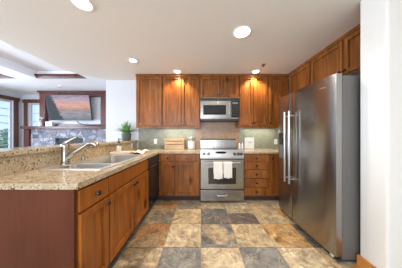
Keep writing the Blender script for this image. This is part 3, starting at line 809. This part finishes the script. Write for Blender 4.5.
h.link('handle', 'stainless_bright', dr, 50)
B(M).box(0.33, 0.42, 0.0355, 0.0365, 0.29, 0.305).link('badge', 'grey_ink', dr)
dw = B(M).box(S0+0.003, S1-0.003, 0.0, 0.035, 0.045, 0.232, 0.005).link('storage_drawer', 'stainless', t)
h = B(M); h.tube([(0.285, 0.035, 0.155), (0.285, 0.062, 0.150), (0.30, 0.066, 0.147), (0.44, 0.066, 0.147), (0.455, 0.062, 0.150), (0.455, 0.035, 0.155)], 0.008, 10)
h.link('handle', 'stainless_bright', dw, 50)
# backguard
b = B(M)
b.prism([(-0.565, 0.926), (-0.575, 1.10), (-0.590, 1.125), (-0.625, 1.13), (-0.638, 1.12), (-0.638, 0.926)], 'x', S0+0.005, S1-0.005)
b.link('backguard', 'stainless', t)
for (u, dd, r_) in ((0.17, -0.16, 0.1), (0.57, -0.16, 0.08), (0.17, -0.44, 0.08), (0.57, -0.44, 0.1)):
    B(M).lathe([(r_, 0), (r_, 0.001), (r_-0.006, 0.001), (r_-0.006, 0)], (u, dd, 0.9252), (0, 0, 1), 32).link('burner_ring', 'grey_ink', t)
# towels folded over the handle
def towel(u0, u1, zb, label):
    R_ = 0.019
    def f(a, s_):
        u = u0+(u1-u0)*a
        w1 = 0.004*math.sin(a*17+u0*40)
        L1 = 0.725-zb; L2 = 0.19; arc = PI*R_; tot = L1+arc+L2; q = s_*tot
        if q < L1:
            k = 1-q/L1
            return (u+0.008*k*(0.5-a)+w1*k, 0.085+R_+0.006*k+w1*(0.3+k), zb+q + 0.006*math.sin(a*9)*k)
        q -= L1
        if q < arc: th = q/R_; return (u, 0.085+R_*math.cos(th), 0.725+R_*math.sin(th))
        q -= arc
        return (u, 0.085-R_, 0.725-q)
    b = B(M); b.grid(f, 18, 60)
    o = b.link('dish_towel', 'towel_cloth', smooth=70, origin=((u0+u1)/2, SF-0.085, 0.725))
    s = o.modifiers.new('thickness', 'SOLIDIFY'); s.thickness = 0.005; s.offset = 0
    tag(o, label, 'towel', 'white towels on the oven handle')
towel(0.215, 0.372, 0.455, 'left of the two off-white towels hanging on the oven handle')
towel(0.385, 0.535, 0.470, 'right of the two off-white towels hanging on the oven handle')

# ---------------------------------------------------------------- things on the back worktop
zc = ZC1+0.001
# slatted crate
x0, x1, y0, y1 = -0.765, -0.355, 2.98, 3.17
t = thing('wooden_crate', 'pale slatted wooden crate on the left back worktop', 'crate', ((x0+x1)/2, (y0+y1)/2, zc))
for k, (za, zb) in enumerate(((0.0, 0.090), (0.106, 0.160), (0.178, 0.228))):
    b = B(); e = -0.01 if k == 2 else 0
    b.box(x0+e, x1-e, y0, y0+0.012, zc+za, zc+zb, 0.002, 1); b.box(x0+e, x1-e, y1-0.012, y1, zc+za, zc+zb, 0.002, 1)
    b.box(x0, x0+0.012, y0+0.012, y1-0.012, zc+za, zc+zb); b.box(x1-0.012, x1, y0+0.012, y1-0.012, zc+za, zc+zb)
    b.link('slat_band', 'crate_wood', t)
b = B()
for xx in (x0+0.012, x1-0.034):
    for yy in (y0+0.012, y1-0.034): b.box(xx, xx+0.022, yy, yy+0.022, zc, zc+0.222)
b.link('corner_posts', 'crate_wood', t)
B().box(x0+0.035, x1-0.035, y0+0.035, y1-0.035, zc, zc+0.20).link('gap_shade', 'wood_handle_dark', t)  # dark block added inside so the slat gaps look shaded
# small dark dish left of the crate
tag(B().box(-0.865, -0.79, 3.05, 3.15, zc, zc+0.085, 0.008).link('tin', 'fridge_side', origin=(-0.83, 3.1, zc)), 'small dark grey tin between outlet and wooden crate', 'tin')
# utensil crock
ux, uy = -0.205, 3.05
t = thing('utensil_crock', 'white ceramic crock holding wooden spoons left of the stove', 'crock', (ux, uy, zc))
B().lathe([(0, 0), (0.070, 0), (0.078, 0.008), (0.084, 0.08), (0.078, 0.165), (0.082, 0.175), (0.076, 0.175), (0.072, 0.16), (0.074, 0.02), (0, 0.012)], (ux, uy, zc)).link('crock', 'cream_ceramic', t, 50)
uts = [(-0.03, 0.0, -0.045, 0.01, 0.25, 's', 'utensil_wood'), (0.01, 0.02, 0.0, 0.03, 0.275, 's', 'cream_ceramic'), (0.03, -0.01, 0.05, 0.0, 0.26, 'f', 'utensil_wood'), (-0.01, -0.02, -0.02, -0.03, 0.255, 'f', 'cream_ceramic'), (0.03, 0.045, 0.05, 0.052, 0.235, 's', 'wood_handle_dark')]
for k, (a0, b0, a1, b1, hh, kind, mt) in enumerate(uts):
    b = B(); p0 = Vector((ux+a0*0.3, uy+b0*0.3, zc+0.02)); p1 = Vector((ux+a1, uy+b1, zc+hh))
    b.tube([p0, p0.lerp(p1, 0.75)], 0.005, 8)
    b.tube([p0.lerp(p1, 0.74), p0.lerp(p1, 0.80), p0.lerp(p1, 0.9), p1], [0.006, 0.017, 0.021, 0.010], 10)
    o = b.link('cooking_utensil', mt, smooth=50, origin=tuple(p0))
    tag(o, ['wooden spoon leaning to the left in the white crock', 'pale tall spoon in the middle of the white crock', 'wooden spatula leaning to the right in the white crock',
            'pale spatula at the front of the white crock', 'dark wooden spoon low in the white crock'][k], 'utensil', 'utensils in the crock')
# salt and pepper
for k, (xx, lab) in enumerate(((0.815, 'white shaker nearest to the stove'), (0.872, 'white shaker nearest to the white box sign'))):
    o = thing('salt_shaker', lab, 'shaker', (xx, 3.02, zc), 'pair of white shakers')
    B().lathe([(0, 0), (0.022, 0), (0.024, 0.005), (0.020, 0.07), (0.018, 0.098)], (xx, 3.02, zc), n=16).link('body', 'cream_ceramic', o, 50)
    B().lathe([(0.018, 0.0985), (0.019, 0.115), (0.012, 0.126), (0, 0.128)], (xx, 3.02, zc), n=16).link('lid', 'chrome', o, 50)
# white box sign
t = thing('box_sign', 'white square box sign with dark script on the right worktop', 'sign', (1.03, 3.08, zc))
B().box(0.94, 1.135, 3.05, 3.10, zc, zc+0.245, 0.003).link('board', 'cream_ceramic', t)
def text_obj(s, loc, rot, size, mat, parent, name='lettering'):
    cu = bpy.data.curves.new(name, 'FONT'); cu.body = s; cu.size = size; cu.extrude = 0.0006; cu.align_x = 'CENTER'; cu.align_y = 'CENTER'
    o = bpy.data.objects.new('tmp', cu); C.objects.link(o)
    bpy.context.view_layer.update()
    me = bpy.data.meshes.new_from_object(o.evaluated_get(bpy.context.evaluated_depsgraph_get()))
    bpy.data.objects.remove(o)
    q = bpy.data.objects.new(name, me); me.materials.clear(); me.materials.append(MATS[mat]); C.objects.link(q)
    q.parent = parent; q.location = Vector(loc)-parent.location; q.rotation_euler = rot
    return q
b = B()   # the script on the sign is too small to read: one flowing dark line and a short one below
pts = [(1.005+0.075*k/28, 3.0485, zc+0.143+0.008*math.sin(k*1.25)+0.002*math.sin(k*0.4)) for k in range(29)]
b.tube(pts, 0.0022, 6); b.tube([(1.02, 3.0485, zc+0.12), (1.06, 3.0485, zc+0.121)], 0.001, 6)
b.link('script_line', 'ink', t)

# ---------------------------------------------------------------- refrigerator
t = thing('refrigerator', 'large stainless side-by-side refrigerator with two vertical bar handles', 'refrigerator', (1.7, 1.85, 0))
B().box(1.335, 2.08, 1.35, 2.345, 0.03, 1.775, 0.006).link('cabinet_body', 'fridge_side', t)
B().box(1.326, 1.336, 1.36, 2.335, 0.09, 1.765).link('door_gasket', 'dark_gasket', t)
def fdoor(y0, y1, name='door'):
    n = 10; r = 0.012
    pts = [(1.325, y0), (1.325, y1)]
    for k in range(n+1):
        q = k/n; y = y1+(y0-y1)*q
        bul = 0.022*(1-(2*(y-1.847)/1.0)**2)
        edge_ = 0.010 if k in (0, n) else 0
        pts.append((1.262-bul+edge_, y))
    return B().prism(pts, 'z', 0.062, 1.79).link(name, 'stainless_fridge', t, 30)
d1 = fdoor(1.345, 1.953, 'refrigerator_door'); d2 = fdoor(1.961, 2.35, 'freezer_door')
for (yy, dpar) in ((1.905, d1), (2.005, d2)):
    h = B(); h.tube([(1.172, yy, 0.56), (1.172, yy, 1.53)], 0.0135, 14)
    for z in (0.62, 1.47): h.tube([(1.172, yy, z), (1.245, yy, z)], 0.010, 10)
    h.link('handle', 'stainless_bright', dpar, 50)
# dispenser
b = B(RIGHT(1.246)); b.box(2.10, 2.275, 0.0, 0.010, 0.85, 1.245, 0.003); dsp = b.link('dispenser', 'black_plastic', d2)
B(RIGHT(1.236)).box(2.112, 2.263, 0.0005, 0.004, 1.14, 1.235, 0.001, 1).link('dispenser_panel', 'black_glass', dsp)
B(RIGHT(1.236)).box(2.118, 2.257, 0.0005, 0.003, 0.86, 1.06, 0.001, 1).link('dispenser_niche', 'fridge_side', dsp)
B(RIGHT(1.236)).box(2.165, 2.21, 0.001, 0.02, 1.07, 1.13, 0.003).link('paddle', 'dark_gasket', dsp)
# small badge, too small to read: a short dark underlined mark beside a round dot
b = B(RIGHT(1.2545))
for k, (a0, a1) in enumerate(((1.445, 1.462), (1.466, 1.474), (1.478, 1.496), (1.500, 1.512))): b.box(a0, a1, 0.0, 0.004, 1.688, 1.697+0.004*(k % 2))
b.link('badge', 'grey_ink', d1)
g_ = B().box(1.30, 1.60, 1.36, 2.335, 0.004, 0.028).link('base_grille', 'dark_gasket', t)
for yy in (1.40, 2.30):
    B().lathe([(0, 0), (0.022, 0), (0.022, 0.03), (0, 0.03)], (1.285, yy, 0.03), (0, 0, 1), 12).link('hinge', 'chrome', t)

# ---------------------------------------------------------------- living room
t = thing('fireplace', 'stone fireplace with reddish wood mantel and framed television niche', 'fireplace', (-4.6, 5.0, 0))
FY = 5.0
fb = B(BACK(FY))
X0, X1 = -5.95, -2.95
fbx0, fbx1, fbz0, fbz1 = -5.10, -4.12, 0.35, 1.10
fb.box(X0, fbx0, -(YF-FY)+0.002, 0, 0, 1.42); fb.box(fbx1, X1, -(YF-FY)+0.002, 0, 0, 1.42)
fb.box(fbx0, fbx1, -(YF-FY)+0.002, 0, 0, fbz0); fb.box(fbx0, fbx1, -(YF-FY)+0.002, 0, fbz1, 1.42)
fb.link('stone_surround', 'fireplace_stone', t)
B(BACK(FY)).box(fbx0+0.001, fbx1-0.001, -0.40, -0.08, fbz0+0.001, fbz1-0.001).link('firebox', 'dark_gasket', t)
B(BACK(FY)).box(-6.14, -2.95, -0.30, 0.16, 1.421, 1.51, 0.008).link('mantel_shelf', 'cherry_trim', t)
B(BACK(FY)).box(-6.10, X0-0.002, -0.25, 0.06, 0, 1.42, 0.005).link('pilaster', 'cherry_trim', t)
b = B(BACK(FY))
b.box(-5.63, -5.43, -0.10, 0.02, 1.511, 2.56, 0.004); b.box(-3.50, -3.27, -0.10, 0.02, 1.511, 2.56, 0.004)
b.box(-5.63, -3.27, -0.10, 0.025, 2.56, 2.69, 0.004)
b.box(-5.43, -3.50, -0.10, 0.015, 1.511, 1.59, 0.003)
b.link('niche_frame', 'cherry_trim', t)
b = B(BACK(FY)); b.box(-5.67, -3.23, -0.12, 0.06, 2.69, 2.745, 0.006); b.link('cornice', 'cherry_trim', t)
B(BACK(FY)).box(-5.62, -3.28, -(YF-FY)+0.002, -0.102, 1.511, 2.745).link('niche_back', 'wall_white', t)

# television, tilted forward
tvc = Vector((-4.48, 4.86, 2.135)); tilt = math.radians(-9)
t = thing('television', 'wall-mounted flat television showing a pink sunset over the sea', 'television', tvc)
t.rotation_euler = (-tilt, 0, 0)
def local_link(b, name, mat, smooth=None, par=t):
    bmesh.ops.recalc_face_normals(b.bm, faces=b.bm.faces)
    me = bpy.data.meshes.new(name); b.bm.to_mesh(me); b.bm.free(); me.materials.append(MATS[mat])
    o = bpy.data.objects.new(name, me); C.objects.link(o); o.parent = par
    return o
TW, TH = 1.47, 0.85
local_link(B().box(-TW/2, TW/2, -0.015, 0.03, -TH/2, TH/2, 0.006), 'bezel', 'black_plastic')
me = bpy.data.meshes.new('screen')
a = TW/2-0.012; c_ = TH/2-0.012
me.from_pydata([(-a, -0.0165, -c_), (a, -0.0165, -c_), (a, -0.0165, c_), (-a, -0.0165, c_)], [], [(0, 1, 2, 3)])
uv = me.uv_layers.new(name='UVMap')
for i, q in enumerate(((0, 0), (1, 0), (1, 1), (0, 1))): uv.data[i].uv = q
me.materials.append(MATS['tv_picture'])
o = bpy.data.objects.new('screen', me); C.objects.link(o); o.parent = t
local_link(B().box(-0.25, 0.25, 0.031, 0.16, -0.2, 0.2, 0.01), 'wall_bracket', 'black_plastic')
cb = B().tube([(-4.30, 4.985, 1.69), (-4.27, 4.95, 1.66), (-4.2, 4.93, 1.61), (-4.05, 4.91, 1.56), (-3.8, 4.91, 1.53), (-3.45, 4.93, 1.525)], 0.014, 8).link('power_cable', 'black_plastic', smooth=60, origin=(-4.3, 4.985, 1.69))
tag(cb, 'thick black cable hanging in a curve below the television', 'cable')
# small decorations on the mantel
mz = 1.511
t = thing('flower_vase', 'small vase of pale flowers at the left end of the mantel', 'vase', (-5.50, 4.89, mz))
B().lathe([(0, 0), (0.035, 0), (0.05, 0.05), (0.03, 0.12), (0.034, 0.14), (0.028, 0.14), (0.024, 0.12), (0, 0.1)], (-5.50, 4.89, mz), n=16).link('vase', 'cream_ceramic', t, 50)
b = B()
for k in range(12):
    a = random.uniform(0, 2*PI); rr_ = random.uniform(0.02, 0.08); q = Vector((-5.50+rr_*math.cos(a), 4.89+rr_*math.sin(a)*0.8, mz+random.uniform(0.2, 0.30)))
    b.tube([(-5.50, 4.89, mz+0.12), tuple(q)], 0.003, 5); b.lathe([(0, -0.02), (0.02, -0.012), (0.028, 0.004), (0.018, 0.02), (0, 0.022)], tuple(q), n=9)
b.link('flowers', 'white_flower', t, 50)
t = thing('storage_box', 'small white box on the mantel under the left corner of the television', 'box', (-5.2, 4.90, mz))
B().box(-5.29, -5.08, 4.86, 4.98, mz+0.0005, mz+0.13, 0.006).link('box_body', 'white_plastic', t)
B().box(-5.295, -5.075, 4.855, 4.985, mz+0.131, mz+0.155, 0.006).link('lid', 'white_plastic', t)
